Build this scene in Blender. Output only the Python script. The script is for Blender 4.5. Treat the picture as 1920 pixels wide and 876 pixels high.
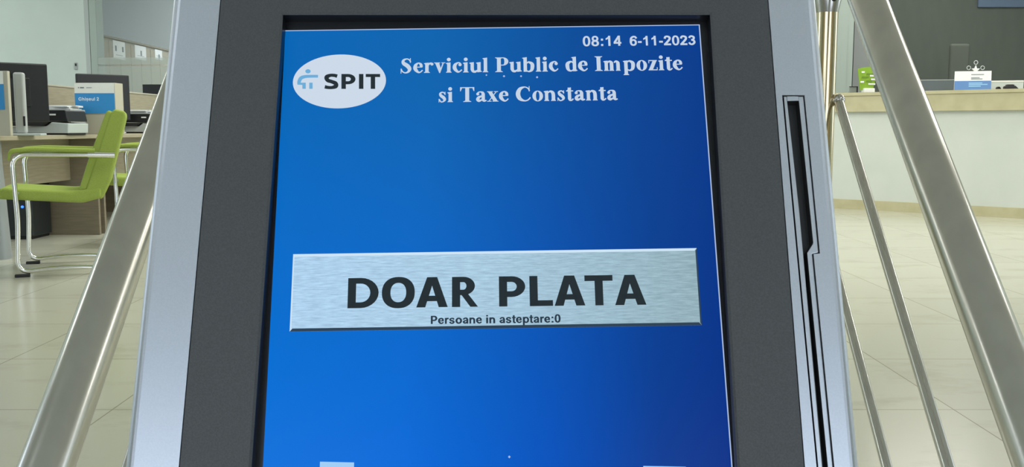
import bpy, bmesh, math, random
from mathutils import Vector, Matrix
random.seed(4)
SC = bpy.context.scene
COL = SC.collection
for o in list(bpy.data.objects): bpy.data.objects.remove(o)

# ------------------------------------------------------------------ camera, world, lights, exposure
F_PX = 1800.0                      # focal length for a 1920 px wide frame
EYE = 0.80                         # above the upper hall floor (the viewer stands down the steps)
PITCH = math.radians(6.3)
cd = bpy.data.cameras.new('camera'); cam = bpy.data.objects.new('camera', cd); COL.objects.link(cam)
cam.location = (0, 0, EYE); cam.rotation_euler = (math.pi/2 - PITCH, 0, 0)
cd.sensor_width = 36; cd.lens = F_PX/1920*36; cd.clip_start = 0.02; cd.clip_end = 200
SC.camera = cam
vs = SC.view_settings
vs.view_transform = 'Standard'; vs.look = 'None'; vs.gamma = 1; vs.exposure = 0.0
try: vs.use_curve_mapping = False
except Exception: pass

wd = bpy.data.worlds.new('daylight'); SC.world = wd; wd.use_nodes = True
bg = wd.node_tree.nodes['Background']
bg.inputs[0].default_value = (0.75, 0.85, 1.0, 1); bg.inputs[1].default_value = 2.9

def area(name, loc, rot, sx, sy, power, col):
    l = bpy.data.lights.new(name, 'AREA'); l.shape = 'RECTANGLE'; l.size = sx; l.size_y = sy
    l.energy = power; l.color = col
    o = bpy.data.objects.new(name, l); COL.objects.link(o); o.location = loc; o.rotation_euler = rot
    return o
WARM = (1.0, 0.97, 0.89); COOL = (0.97, 1.0, 0.96)
for x, y, pw, c in ((-7.4, 5.0, 38, COOL), (-7.4, 7.8, 32, COOL), (-7.4, 10.3, 36, COOL), (-2.6, 10.2, 58, COOL), (0.1, 4.4, 36, WARM), (-1.3, 6.4, 70, COOL), (-1.3, 8.6, 46, COOL),
                    (1.5, 6.4, 46, WARM), (1.5, 8.6, 32, WARM),
                    (4.7, 5.0, 46, WARM), (4.7, 7.8, 46, WARM), (4.7, 10.6, 34, WARM), (7.2, 5.0, 46, WARM), (7.2, 7.8, 46, WARM)):
    area('unseen_ceiling_light', (x, y, 3.35), (0, 0, 0), 1.2, 0.3, pw, c)  # out of view; some added only to brighten floor and back wall
for x in (-2.6, 2.6):
    area('unseen_ceiling_light', (x, -0.6, 3.35), (0, 0, 0), 0.4, 1.2, 14, (.9, .95, 1))  # unseen lobby pair, added to light the kiosk's edges
for x in (-7.0, 7.0):
    area('unseen_ceiling_light', (x, 0.4, 3.35), (0, 0, 0), 1.2, 2.4, 45, (.9, .95, 1))  # wider unseen pair, added for highlights on the kiosk cheeks
area('back_room_fill', (-3.0, 14.4, 3.2), (math.radians(35), 0, 0), 1.6, 1.0, 130, (0.9, 0.97, 1))  # unseen fill, tilted to brighten the back room wall
area('counter_lamp', (5.5, 10.3, 3.3), (0, 0, 0), 1.2, 0.3, 10, WARM)

# ------------------------------------------------------------------ materials
def mat(name, col, rough=0.5, metal=0.0, spec=0.5, emit=None, estr=1.0):
    m = bpy.data.materials.new(name); m.use_nodes = True
    b = m.node_tree.nodes['Principled BSDF']
    b.inputs['Base Color'].default_value = (*col, 1); b.inputs['Roughness'].default_value = rough
    b.inputs['Metallic'].default_value = metal; b.inputs['Specular IOR Level'].default_value = spec
    if emit:
        b.inputs['Emission Color'].default_value = (*emit, 1); b.inputs['Emission Strength'].default_value = estr
    return m
def N(m, t): return m.node_tree.nodes.new(t)
def L(m, a, b): m.node_tree.links.new(a, b)
def mottle(m, c1, c2, scale=8.0, stretch=(1, 1, 1), detail=4, lo=0.35, hi=0.65, bump=0.0):
    """a noise between two colours of the material itself"""
    b = m.node_tree.nodes['Principled BSDF']
    tc = N(m, 'ShaderNodeTexCoord'); mp = N(m, 'ShaderNodeMapping'); mp.inputs['Scale'].default_value = stretch
    nz = N(m, 'ShaderNodeTexNoise'); nz.inputs['Scale'].default_value = scale; nz.inputs['Detail'].default_value = detail
    rp = N(m, 'ShaderNodeValToRGB'); rp.color_ramp.elements[0].position = lo; rp.color_ramp.elements[1].position = hi
    rp.color_ramp.elements[0].color = (*c1, 1); rp.color_ramp.elements[1].color = (*c2, 1)
    L(m, tc.outputs['Object'], mp.inputs[0]); L(m, mp.outputs[0], nz.inputs['Vector'])
    L(m, nz.outputs[0], rp.inputs[0]); L(m, rp.outputs[0], b.inputs['Base Color'])
    if bump:
        bp = N(m, 'ShaderNodeBump'); bp.inputs['Strength'].default_value = bump; bp.inputs['Distance'].default_value = 0.002
        L(m, nz.outputs[0], bp.inputs['Height']); L(m, bp.outputs[0], b.inputs['Normal'])
    return m
def srgb(r, g, b):
    f = lambda c: (c/255/12.92) if c/255 <= 0.04045 else ((c/255+0.055)/1.055)**2.4
    return (f(r), f(g), f(b))

M = {}
M['silver'] = mottle(mat('silver_paint', (.55, .58, .63), .33, .75), (.54, .575, .625), (.57, .605, .655), 900, detail=2)
M['panel'] = mottle(mat('charcoal_paint', (.06, .065, .068), .5, 0, .5), (.053, .057, .058), (.069, .073, .074), 900, detail=2, bump=.12)
M['black'] = mat('black_plastic', (.008, .009, .011), .35)
M['blackmatte'] = mat('black_matte', (.012, .013, .015), .6)
M['channel'] = mat('slot_black', (.02, .021, .021), .45)
M['steel'] = mottle(mat('stainless_steel', (.5, .48, .44), .22, 1.0), (.51, .495, .46), (.57, .555, .515), 30, (1, 1, .06))
M['post'] = mottle(mat('reflection_tinted_steel', (.68, .57, .36), .16, 1.0), (.66, .55, .35), (.72, .61, .40), 30, (1, 1, .06))  # warm reflections on the post tinted into its base colour
M['chrome'] = mat('chrome', (.80, .80, .77), .12, 1.0)
M['green'] = mottle(mat('green_fabric', (.30, .46, .05), .85, 0, .2), (.29, .375, .07), (.34, .43, .095), 250, bump=.15)
M['wood'] = mottle(mat('light_wood', (.5, .42, .28), .5), (.33, .295, .205), (.385, .345, .245), 6, (1, 1, 14))
M['wood_dark'] = mottle(mat('brown_board', (.30, .25, .18), .55), (.20, .17, .115), (.24, .20, .14), 6, (1, 1, 10))
M['cabinet'] = mottle(mat('cabinet_wood', (.3, .26, .18), .5), (.30, .265, .19), (.345, .30, .215), 6, (1, 1, 14))
M['white'] = mat('white_board', (.78, .79, .75), .6)
M['cream'] = mat('cream_board', (.47, .45, .36), .6)
M['paper'] = mat('paper', (.80, .82, .82), .8)
M['blue'] = mat('sign_blue', srgb(48, 140, 205), .5)
M['lightblue'] = mat('pale_blue', srgb(150, 200, 235), .5)
M['signtext'] = mat('sign_text', (.75, .86, .95), .5)
M['greytext'] = mat('grey_print', (.16, .2, .22), .7)
M['greyplastic'] = mat('grey_plastic', (.42, .44, .43), .45)
M['palegrey'] = mat('pale_grey_plastic', (.50, .55, .54), .4)
M['greymetal'] = mat('grey_metal', (.34, .37, .38), .4, .3)
M['wallw'] = mottle(mat('white_wall', (.72, .80, .77), .85), (.56, .64, .615), (.58, .66, .635), 3)
M['wallg'] = mottle(mat('grey_wall', (.30, .32, .31), .85), (.27, .295, .295), (.285, .31, .31), 3)
M['wallbr'] = mottle(mat('back_room_wall', (.45, .50, .52), .85), (.66, .72, .74), (.68, .74, .76), 2)
M['darkwall'] = mottle(mat('dark_grey_wall', (.105, .122, .108), .8), (.078, .094, .083), (.084, .100, .088), 2.5, (4, 1, 1))
M['ceil'] = mat('ceiling_white', (.7, .72, .70), .9)
M['counterw'] = mottle(mat('counter_white', (.72, .75, .68), .6), (.60, .645, .60), (.63, .67, .625), 4)
M['marble'] = mottle(mat('beige_marble', (.56, .49, .33), .35), (.47, .435, .265), (.55, .51, .33), 9, detail=8, lo=.3, hi=.7)
M['plant'] = mat('leaflet_green', (.24, .42, .03), .6)
M['bluepanel'] = mat('slate_blue', srgb(88, 106, 130), .8)
M['cardblue'] = mat('card_blue', srgb(95, 135, 190), .6)
M['led'] = mat('blue_led', (0, .02, .2), .4, emit=(.02, .12, 1.0), estr=4)
M['trimgrey'] = mat('grey_trim', (.42, .47, .47), .6)
M['pillar'] = mat('pale_pillar', (.36, .43, .40), .6)
M['tower'] = mat('dark_case', (.018, .024, .026), .4)

# floor: cream marble slabs, 0.6 m, dark hairline joints
def floor_mat():
    m = mat('cream_marble_floor', (.6, .58, .46), .22, 0, .45)
    b = m.node_tree.nodes['Principled BSDF']
    tc = N(m, 'ShaderNodeTexCoord'); mp = N(m, 'ShaderNodeMapping'); mp.inputs['Location'].default_value = (1.74, -2.667, 0)
    L(m, tc.outputs['Object'], mp.inputs[0])
    br = N(m, 'ShaderNodeTexBrick'); br.offset = 0; br.squash = 1
    for k, v in (('Scale', 1), ('Mortar Size', .0022), ('Mortar Smooth', .3), ('Bias', 0), ('Brick Width', .6), ('Row Height', .6)):
        br.inputs[k].default_value = v
    br.inputs['Color1'].default_value = (.465, .465, .375, 1); br.inputs['Color2'].default_value = (.495, .495, .40, 1)
    br.inputs['Mortar'].default_value = (.25, .23, .17, 1)
    L(m, mp.outputs[0], br.inputs['Vector'])
    nz = N(m, 'ShaderNodeTexNoise'); nz.inputs['Scale'].default_value = 3.2; nz.inputs['Detail'].default_value = 9; nz.inputs['Roughness'].default_value = .62
    mp2 = N(m, 'ShaderNodeMapping'); mp2.inputs['Scale'].default_value = (.8, 1.5, 1); L(m, tc.outputs['Object'], mp2.inputs[0]); L(m, mp2.outputs[0], nz.inputs['Vector'])
    rp = N(m, 'ShaderNodeValToRGB'); e = rp.color_ramp.elements
    e[0].position = .24; e[0].color = (.55, .52, .46, 1); e[1].position = .46; e[1].color = (1, 1, 1, 1)
    L(m, nz.outputs[0], rp.inputs[0])
    mx = N(m, 'ShaderNodeMix'); mx.data_type = 'RGBA'; mx.blend_type = 'MULTIPLY'; mx.inputs[0].default_value = .45
    L(m, br.outputs[0], mx.inputs[6]); L(m, rp.outputs[0], mx.inputs[7]); L(m, mx.outputs[2], b.inputs['Base Color'])
    return m
M['floor'] = floor_mat()

def glass_mat(name, tint, alpha, rough):
    m = bpy.data.materials.new(name); m.use_nodes = True
    b = m.node_tree.nodes['Principled BSDF']
    b.inputs['Base Color'].default_value = (*tint, 1); b.inputs['Roughness'].default_value = rough
    b.inputs['Alpha'].default_value = alpha
    return m
M['glass'] = glass_mat('clear_glass', (.55, .62, .62), .10, .03)
M['frost'] = glass_mat('frosted_band', (.50, .57, .54), .36, .5)
M['acrylic'] = glass_mat('clear_acrylic', (.75, .8, .8), .45, .1)

# ------------------------------------------------------------------ mesh helpers
class MB:
    def __init__(s): s.v = []; s.f = []; s.m = []; s.sm = []
    def add(s, vs, fs, mi=0, smooth=False):
        k = len(s.v); s.v += [tuple(p) for p in vs]
        for f in fs: s.f.append(tuple(i+k for i in f)); s.m.append(mi); s.sm.append(smooth)
        return s
    def bm(s, bm, mi=0, smooth=False):
        bm.verts.index_update()
        return s.add([v.co for v in bm.verts], [[v.index for v in f.verts] for f in bm.faces], mi, smooth)
    def box(s, c, d, bev=0.0, mi=0, mtx=None, seg=2):
        b = bmesh.new(); bmesh.ops.create_cube(b, size=1)
        for v in b.verts: v.co = Vector((v.co.x*d[0], v.co.y*d[1], v.co.z*d[2]))
        if bev: bmesh.ops.bevel(b, geom=b.edges[:], offset=bev, segments=seg, affect='EDGES', profile=.5)
        for v in b.verts:
            v.co = (mtx @ v.co if mtx else v.co) + Vector(c)
        s.bm(b, mi); b.free(); return s
    def prism(s, pts, a, d, bev=0.0, mi=0, seg=2):
        """polygon pts (2D) -> solid; a(x,y,h) maps to 3D, h runs from d[0] to d[1]"""
        n = len(pts); b = bmesh.new()
        lo = [b.verts.new((p[0], p[1], d[0])) for p in pts]; hi = [b.verts.new((p[0], p[1], d[1])) for p in pts]
        b.faces.new(hi); b.faces.new(lo[::-1])
        for i in range(n): b.faces.new((lo[i], lo[(i+1) % n], hi[(i+1) % n], hi[i]))
        bmesh.ops.recalc_face_normals(b, faces=b.faces[:])
        if bev: bmesh.ops.bevel(b, geom=b.edges[:], offset=bev, segments=seg, affect='EDGES', profile=.5)
        for v in b.verts: v.co = a(*v.co)
        s.bm(b, mi); b.free(); return s
    def tube(s, path, r, seg=16, mi=0, cap=True):
        P = [Vector(p) for p in path]; n = len(P); rr = r if isinstance(r, (list, tuple)) else [r]*n
        T = [((P[min(i+1, n-1)]-P[max(i-1, 0)]).normalized()) for i in range(n)]
        u = T[0].orthogonal().normalized(); V = []
        for i in range(n):
            u = (u - T[i]*u.dot(T[i])).normalized(); w = T[i].cross(u)
            for k in range(seg):
                a = 2*math.pi*k/seg; V.append(P[i] + (u*math.cos(a)+w*math.sin(a))*rr[i])
        Fq = [(i*seg+k, i*seg+(k+1) % seg, (i+1)*seg+(k+1) % seg, (i+1)*seg+k) for i in range(n-1) for k in range(seg)]
        s.add(V, Fq, mi, True)
        if cap: s.add(V[:seg], [tuple(range(seg))[::-1]], mi); s.add(V[-seg:], [tuple(range(seg))], mi)
        return s
    def cyl(s, p0, p1, r, r2=None, seg=20, mi=0): return s.tube([p0, p1], [r, r if r2 is None else r2], seg, mi)
    def sphere(s, c, r, mi=0, seg=16):
        b = bmesh.new(); bmesh.ops.create_uvsphere(b, u_segments=seg, v_segments=seg//2, radius=1)
        rr = r if isinstance(r, (tuple, list)) else (r, r, r)
        for v in b.verts: v.co = Vector((v.co.x*rr[0]+c[0], v.co.y*rr[1]+c[1], v.co.z*rr[2]+c[2]))
        s.bm(b, mi, True); b.free(); return s
    def build(s, name, mats, parent=None):
        """vertices are in world space; with a parent they are moved into the parent's frame"""
        me = bpy.data.meshes.new(name)
        off = Vector((0, 0, 0)); q = parent
        while q is not None: off += q.location; q = q.parent
        me.from_pydata([tuple(Vector(p)-off) for p in s.v], [], s.f)
        mats = mats if isinstance(mats, (list, tuple)) else [mats]
        for k in mats: me.materials.append(M[k] if isinstance(k, str) else k)
        for p, mi, sm in zip(me.polygons, s.m, s.sm): p.material_index = mi; p.use_smooth = sm
        me.update()
        o = bpy.data.objects.new(name, me); COL.objects.link(o)
        if parent is not None: o.parent = parent
        return o
def tag(o, label=None, cat=None, group=None, kind=None):
    if label: o['label'] = label
    if cat: o['category'] = cat
    if group: o['group'] = group
    if kind: o['kind'] = kind
    return o
def thing(name, label, cat, loc, group=None):
    o = bpy.data.objects.new(name, None); COL.objects.link(o); o.location = loc; o.empty_display_size = .05
    return tag(o, label, cat, group)
def struct(name, mb, mats, parent=None):
    o = mb.build(name, mats, parent)
    if parent is None: o['kind'] = 'structure'
    return o
def smooth_path(pts, n=6):
    P = [Vector(p) for p in pts]; out = []
    for i in range(len(P)-1):
        p0, p1, p2, p3 = P[max(i-1, 0)], P[i], P[i+1], P[min(i+2, len(P)-1)]
        for k in range(n):
            t = k/n
            out.append(.5*((2*p1)+(p2-p0)*t+(2*p0-5*p1+4*p2-p3)*t*t+(3*p1-p0-3*p2+p3)*t**3))
    out.append(P[-1]); return out
def fillet(pts, r, n=6):
    P = [Vector(p) for p in pts]; out = [P[0]]
    for i in range(1, len(P)-1):
        a, b, c = P[i-1], P[i], P[i+1]; rr = min(r, (a-b).length*.49, (c-b).length*.49)
        A = b+(a-b).normalized()*rr; C = b+(c-b).normalized()*rr
        for k in range(n+1):
            t = k/n; out.append((1-t)**2*A+2*t*(1-t)*b+t*t*C)
    out.append(P[-1]); return out

# measuring helpers: a point of the hall at a known depth y, from its bearing in the survey photograph
CP, SP = math.cos(PITCH), math.sin(PITCH)
def ray(px, py):
    a = (px-960)/F_PX; b = (438-py)/F_PX
    return Vector((a, CP+b*SP, -SP+b*CP))
def at_y(px, py, y): r = ray(px, py); return Vector((0, 0, EYE)) + r*(y/r.y)
def at_z(px, py, z): r = ray(px, py); return Vector((0, 0, EYE)) + r*((z-EYE)/r.z)

# ------------------------------------------------------------------ lettering
# glyph pieces are polygons in em units (baseline 0); strokes carry their own widths
def ST(pts, n=5):
    P = [Vector((p[0], p[1], max(p[2], .052)*1.06)) for p in pts]; S = smooth_path(P, n); out = []
    for i in range(len(S)-1):
        q = []
        for j in (i, i+1):
            t = (S[min(j+1, len(S)-1)]-S[max(j-1, 0)]); t = Vector((t.x, t.y)).normalized(); w = S[j].z/2
            q.append(((S[j].x-t.y*w, S[j].y+t.x*w), (S[j].x+t.y*w, S[j].y-t.x*w)))
        out.append([q[0][0], q[0][1], q[1][1], q[1][0]])
    return out
def RC(x0, y0, x1, y1): return [[(x0, y0), (x1, y0), (x1, y1), (x0, y1)]]
def PG(*p): return [list(p)]
def sup(t, e):
    c, s = math.cos(t), math.sin(t)
    return math.copysign(abs(c)**(2/e), c), math.copysign(abs(s)**(2/e), s)
def RING(cx, cy, rx, ry, ix, iy, e=2.2, n=32):
    o = []
    for k in range(n):
        a, b = 2*math.pi*k/n, 2*math.pi*(k+1)/n
        A, B = sup(a, e), sup(b, e)
        o.append([(cx+rx*A[0], cy+ry*A[1]), (cx+rx*B[0], cy+ry*B[1]), (cx+ix*B[0], cy+iy*B[1]), (cx+ix*A[0], cy+iy*A[1])])
    return o
def DOT(cx, cy, r, ry=None, n=16):
    ry = ry or r
    return [[(cx+r*math.cos(2*math.pi*k/n), cy+ry*math.sin(2*math.pi*k/n)) for k in range(n)]]
def BOWL(x0, y0, x1, y1, xs, t, h, n=14):
    ym = (y0+y1)/2; R = (y1-y0)/2; o = []
    out = [(x0, y1)]; inn = [(x0, y1-h)]
    for k in range(n+1):
        a = math.pi/2-math.pi*k/n
        out.append((xs+(x1-xs)*math.cos(a), ym+R*math.sin(a))); inn.append((xs+max(x1-t-xs, .005)*math.cos(a), ym+(R-h)*math.sin(a)))
    out.append((x0, y0)); inn.append((x0, y0+h))
    for k in range(len(out)-1): o.append([out[k], out[k+1], inn[k+1], inn[k]])
    return o
def SF(x0, x1, y, up=True, o=.055, h=.028):      # serif under (up) or above a stem
    d = h if up else -h
    return PG((x0-o, y), (x1+o, y), (x1+o, y+d*.6), (x1, y+d*2.2), (x0, y+d*2.2), (x0-o, y+d*.6))
def FL(x0, x1, y): return PG((x0-.05, y-.05), (x0-.05, y-.03), (x1, y), (x1, y-.09), (x0, y-.09))   # flag on a lower-case stem
X, A_, C_ = .473, .676, .676
def arch(x): return ST([(x, X-.10, .05), (x+.075, X-.035, .075), (x+.15, X-.09, .13), (x+.205-.04, X-.17, .14), (x+.165, .02, .14)])
SERIF = {
 'S': (.556, ST([(.455, .50, .03), (.41, .60, .04), (.29, .655, .05), (.15, .585, .10), (.16, .455, .15), (.32, .335, .17), (.415, .19, .15), (.36, .06, .09), (.23, .012, .05), (.11, .08, .045), (.055, .19, .035)])+RC(.43, .47, .46, .69)+RC(.04, -.02, .07, .21)),
 's': (.389, ST([(.31, .35, .03), (.27, .42, .04), (.19, .455, .045), (.10, .40, .08), (.13, .30, .12), (.24, .21, .13), (.29, .11, .11), (.22, .025, .05), (.13, .02, .04), (.05, .14, .03)])+RC(.295, .33, .32, .48)+RC(.035, -.01, .06, .15)),
 'e': (.444, ST([(.36, .27, .11), (.335, .39, .11), (.23, .455, .04), (.115, .35, .13), (.105, .18, .15), (.23, .035, .08), (.33, .045, .05), (.41, .13, .03)])+RC(.12, .25, .40, .287)),
 'r': (.444, RC(.08, 0, .225, .46)+SF(.08, .225, 0)+FL(.08, .225, X)+ST([(.20, .35, .05), (.27, .43, .07), (.35, .43, .09)])+DOT(.365, .40, .065)),
 'v': (.5, PG((.05, .46), (.225, .46), (.305, .17), (.27, -.015), (.235, -.015))+PG((.235, -.015), (.27, -.015), (.43, .46), (.375, .46), (.28, .17))+RC(.01, .443, .265, X)+RC(.32, .443, .49, X)),
 'i': (.278, RC(.065, 0, .21, .46)+SF(.065, .21, 0, o=.045)+FL(.065, .21, X)+DOT(.135, .605, .083)),
 'l': (.278, RC(.065, 0, .21, .66)+SF(.065, .21, 0, o=.045)+FL(.065, .21, A_)),
 'c': (.444, ST([(.36, .37, .06), (.33, .43, .06), (.25, .455, .045), (.125, .35, .13), (.11, .19, .15), (.23, .04, .09), (.33, .05, .05), (.41, .13, .03)])+DOT(.335, .36, .07)),
 'u': (.556, RC(.06, .13, .2, .46)+FL(.06, .2, X)+ST([(.13, .15, .14), (.165, .055, .11), (.26, .03, .09), (.37, .10, .05)])+RC(.345, .02, .49, .46)+FL(.345, .49, X)+PG((.345, 0), (.54, .02), (.54, .04), (.49, .08), (.345, .08))),
 'P': (.611, RC(.1, 0, .265, C_)+SF(.1, .265, 0, o=.08)+SF(.1, .265, C_, False, o=.08)+BOWL(.24, .30, .585, C_, .36, .17, .038)),
 'b': (.556, RC(.06, -.0, .205, .66)+FL(.06, .205, A_)+ST([(.19, .39, .05), (.28, .445, .07), (.42, .36, .14), (.435, .22, .15), (.40, .08, .12), (.29, .01, .06), (.18, .05, .05)])),
 'd': (.556, RC(.345, 0, .49, .66)+FL(.345, .49, A_)+ST([(.36, .39, .05), (.27, .445, .07), (.135, .36, .14), (.12, .22, .15), (.155, .08, .12), (.26, .015, .06), (.37, .07, .05)])+PG((.345, 0), (.54, .02), (.54, .04), (.49, .08), (.345, .08))),
 'I': (.389, RC(.115, 0, .28, C_)+SF(.115, .28, 0, o=.085)+SF(.115, .28, C_, False, o=.085)),
 'm': (.833, RC(.06, 0, .2, .46)+FL(.06, .2, X)+arch(.19)+arch(.465)+SF(.06, .2, 0, o=.03)+SF(.285, .425, 0, o=.03)+SF(.56, .70, 0, o=.03)),
 'n': (.556, RC(.06, 0, .2, .46)+FL(.06, .2, X)+ST([(.19, .37, .05), (.28, .44, .075), (.38, .39, .13), (.415, .28, .14), (.415, .02, .14)])+SF(.06, .2, 0, o=.035)+SF(.345, .485, 0, o=.035)),
 'p': (.556, RC(.06, -.2, .205, .46)+SF(.06, .205, -.205, o=.045)+FL(.06, .205, X)+ST([(.19, .39, .05), (.28, .445, .07), (.42, .36, .14), (.435, .22, .15), (.40, .08, .12), (.29, .01, .06), (.18, .05, .05)])),
 'o': (.5, RING(.25, .232, .225, .247, .075, .212, 2)),
 'z': (.444, RC(.04, .43, .40, X)+RC(.03, 0, .41, .043)+PG((.03, .0), (.20, .0), (.40, X), (.235, X))+RC(.04, .33, .07, X)+RC(.385, 0, .415, .14)),
 't': (.333, RC(.09, .08, .23, .60)+RC(.02, .425, .32, X)+ST([(.16, .10, .14), (.18, .035, .10), (.25, .025, .06), (.32, .09, .03)])+PG((.02, .45), (.09, .45), (.23, .61), (.20, .61))),
 'T': (.667, RC(.25, 0, .415, C_)+SF(.25, .415, 0, o=.09)+RC(.03, .635, .635, C_)+PG((.03, .49), (.055, .49), (.12, .65), (.03, .66))+PG((.635, .49), (.61, .49), (.545, .65), (.635, .66))),
 'a': (.5, RC(.275, .06, .415, .36)+ST([(.345, .33, .14), (.32, .41, .11), (.235, .45, .05), (.14, .43, .05), (.10, .37, .04)])+DOT(.115, .355, .065)+ST([(.30, .27, .04), (.16, .20, .11), (.11, .11, .13), (.17, .045, .11), (.29, .09, .05)])+ST([(.345, .09, .14), (.39, .035, .08), (.48, .06, .03)])),
 'x': (.5, PG((.04, .46), (.21, .46), (.47, .0), (.29, .0))+PG((.05, .0), (.095, .0), (.43, .46), (.385, .46))+RC(.01, .443, .26, X)+RC(.31, .443, .48, X)+RC(.01, 0, .2, .03)+RC(.24, 0, .495, .03)),
 'C': (.722, ST([(.625, .47, .035), (.57, .585, .045), (.42, .652, .05), (.22, .56, .14), (.135, .34, .18), (.21, .12, .15), (.41, .02, .06), (.56, .06, .045), (.66, .17, .035)])+RC(.60, .45, .63, .69)),
 ' ': (.25, []),
}
SB = .135
SANS = {
 '0': (.556, RING(.278, .355, .245, .37, .105, .255, 2.3)),
 '8': (.556, RING(.278, .525, .215, .20, .085, .09, 2.2)+RING(.278, .20, .245, .215, .105, .10, 2.2)),
 ':': (.333, RC(.10, 0, .24, .14)+RC(.10, .38, .24, .52)),
 '1': (.556, RC(.24, 0, .38, .716)+PG((.24, .50), (.08, .42), (.08, .54), (.20, .61), (.27, .716), (.34, .716), (.30, .55))),
 '4': (.556, RC(.32, 0, .455, .716)+RC(.03, .145, .53, .265)+PG((.03, .265), (.03, .20), (.16, .20), (.36, .55), (.36, .716), (.32, .716))),
 '6': (.556, RING(.285, .235, .235, .25, .10, .13, 2.2)+ST([(.50, .53, .13), (.42, .65, .12), (.28, .665, .12), (.15, .56, .14), (.115, .36, .14), (.115, .22, .14)])),
 '-': (.333, RC(.04, .20, .295, .335)),
 '2': (.556, RC(.03, 0, .51, .13)+ST([(.10, .49, .14), (.14, .62, .13), (.27, .66, .12), (.42, .59, .14), (.42, .45, .14), (.28, .27, .14), (.13, .09, .15)])),
 '3': (.556, ST([(.10, .53, .13), (.16, .63, .12), (.28, .655, .12), (.41, .58, .14), (.39, .44, .12), (.24, .385, .11)])+ST([(.24, .385, .11), (.41, .32, .13), (.43, .17, .14), (.29, .055, .12), (.14, .09, .12), (.085, .20, .13)])),
 'P': (.667, RC(.075, 0, .215, .716)+BOWL(.15, .26, .61, .716, .36, .15, .12)),
 'e': (.556, ST([(.44, .30, .12), (.40, .43, .12), (.27, .475, .11), (.12, .38, .13), (.11, .18, .13), (.26, .05, .11), (.40, .075, .10), (.47, .15, .09)])+RC(.12, .22, .50, .31)),
 'r': (.389, RC(.065, 0, .20, .52)+ST([(.15, .33, .10), (.22, .45, .12), (.37, .465, .12)])),
 's': (.556, ST([(.44, .37, .11), (.37, .455, .11), (.22, .465, .10), (.11, .385, .11), (.18, .29, .12), (.35, .24, .12), (.43, .15, .12), (.35, .06, .11), (.2, .05, .10), (.08, .15, .12)])),
 'o': (.611, RING(.305, .26, .27, .27, .125, .155, 2.1)),
 'a': (.556, RC(.37, 0, .50, .36)+ST([(.43, .34, .13), (.37, .46, .12), (.22, .47, .10), (.09, .37, .11)])+ST([(.43, .28, .08), (.22, .245, .10), (.115, .15, .13), (.2, .055, .11), (.33, .08, .10), (.42, .17, .09)])),
 'n': (.611, RC(.065, 0, .20, .52)+ST([(.16, .35, .10), (.26, .455, .12), (.42, .42, .13), (.47, .28, .135), (.47, .0, .135)])),
 'i': (.278, RC(.07, 0, .21, .52)+RC(.07, .60, .21, .725)),
 't': (.333, RC(.095, .1, .23, .68)+RC(.02, .42, .32, .52)+ST([(.163, .12, .135), (.20, .05, .12), (.32, .045, .09)])),
 'p': (.611, RC(.065, -.2, .20, .52)+RING(.33, .26, .25, .27, .115, .155, 2.1)),
 'G': (.778, ST([(.66, .50, .12), (.56, .63, .13), (.38, .665, .12), (.17, .55, .14), (.115, .355, .15), (.17, .16, .14), (.38, .05, .12), (.6, .09, .13), (.65, .18, .13)])+RC(.40, .27, .72, .39)+RC(.59, .1, .72, .39)),
 'h': (.611, RC(.065, 0, .20, .72)+ST([(.16, .35, .10), (.26, .455, .12), (.42, .42, .13), (.47, .28, .135), (.47, .0, .135)])),
 'u': (.611, RC(.41, 0, .545, .52)+ST([(.14, .52, .135), (.14, .22, .135), (.2, .08, .13), (.34, .07, .12), (.44, .18, .10)])),
 'l': (.278, RC(.07, 0, .21, .716)),
 ' ': (.278, []),
}
SANS['ș'] = (.556, SANS['s'][1]+PG((.2, -.09), (.34, -.09), (.26, -.24), (.2, -.24)))
# wide bold capitals: w = width, t = stem (units of cap height)
def cap(ch, w, t=.265, h=.19):
    if ch == 'D': return RC(0, 0, t, 1)+BOWL(t*.5, 0, w, 1, w*.42, t*1.03, h)
    if ch == 'O': return RING(w/2, .5, w/2, .52, w/2-t*1.06, .52-h*1.05, 2.25, 44)
    if ch == 'A':
        m = w/2; s = t*.62
        return PG((0, 0), (t*1.1, 0), (m+.02, .78), (m+s*.95, 1), (m-s, 1))+PG((w, 0), (w-t*1.1, 0), (m-.02, .78), (m-s*.95, 1), (m+s, 1))+RC(w*.22, .2, w*.78, .38)
    if ch == 'P': return RC(0, 0, t, 1)+BOWL(t*.5, .31, w, 1, w*.48, t*1.05, h)
    if ch == 'R': return RC(0, 0, t, 1)+BOWL(t*.5, .39, w*.93, 1, w*.46, t*1.05, h*.95)+PG((w*.36, .42), (w*.62, .46), (w*1.05, 0), (w*.74, 0))
    if ch == 'L': return RC(0, 0, t, 1)+RC(0, 0, w, h)
    if ch == 'T': return RC(0, 1-h, w, 1)+RC(w/2-t/2, 0, w/2+t/2, 1)
    if ch == 'I': return RC(0, 0, t, 1)
    if ch == 'S': return ST([(w*.93, .85, .22), (w*.72, .905, h), (w*.42, .905, h), (w*.17, .78, .28), (w*.25, .58, .25), (w*.52, .49, .23), (w*.81, .37, .26), (w*.83, .19, .28), (w*.58, .095, h), (w*.28, .095, h), (w*.04, .14, .22)])
def letters(mb, pieces, fn, mi=0):
    for p in pieces: mb.add([fn(*q) for q in p], [tuple(range(len(p)))], mi)
def text_width(s, font): return sum(font[c][0] for c in s)
def text(mb, s, font, fn, mi=0, track=0.0):
    x = 0
    for c in s:
        w, pc = font[c]
        letters(mb, pc, lambda a, b, x=x: fn(x+a, b), mi); x += w+track

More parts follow.
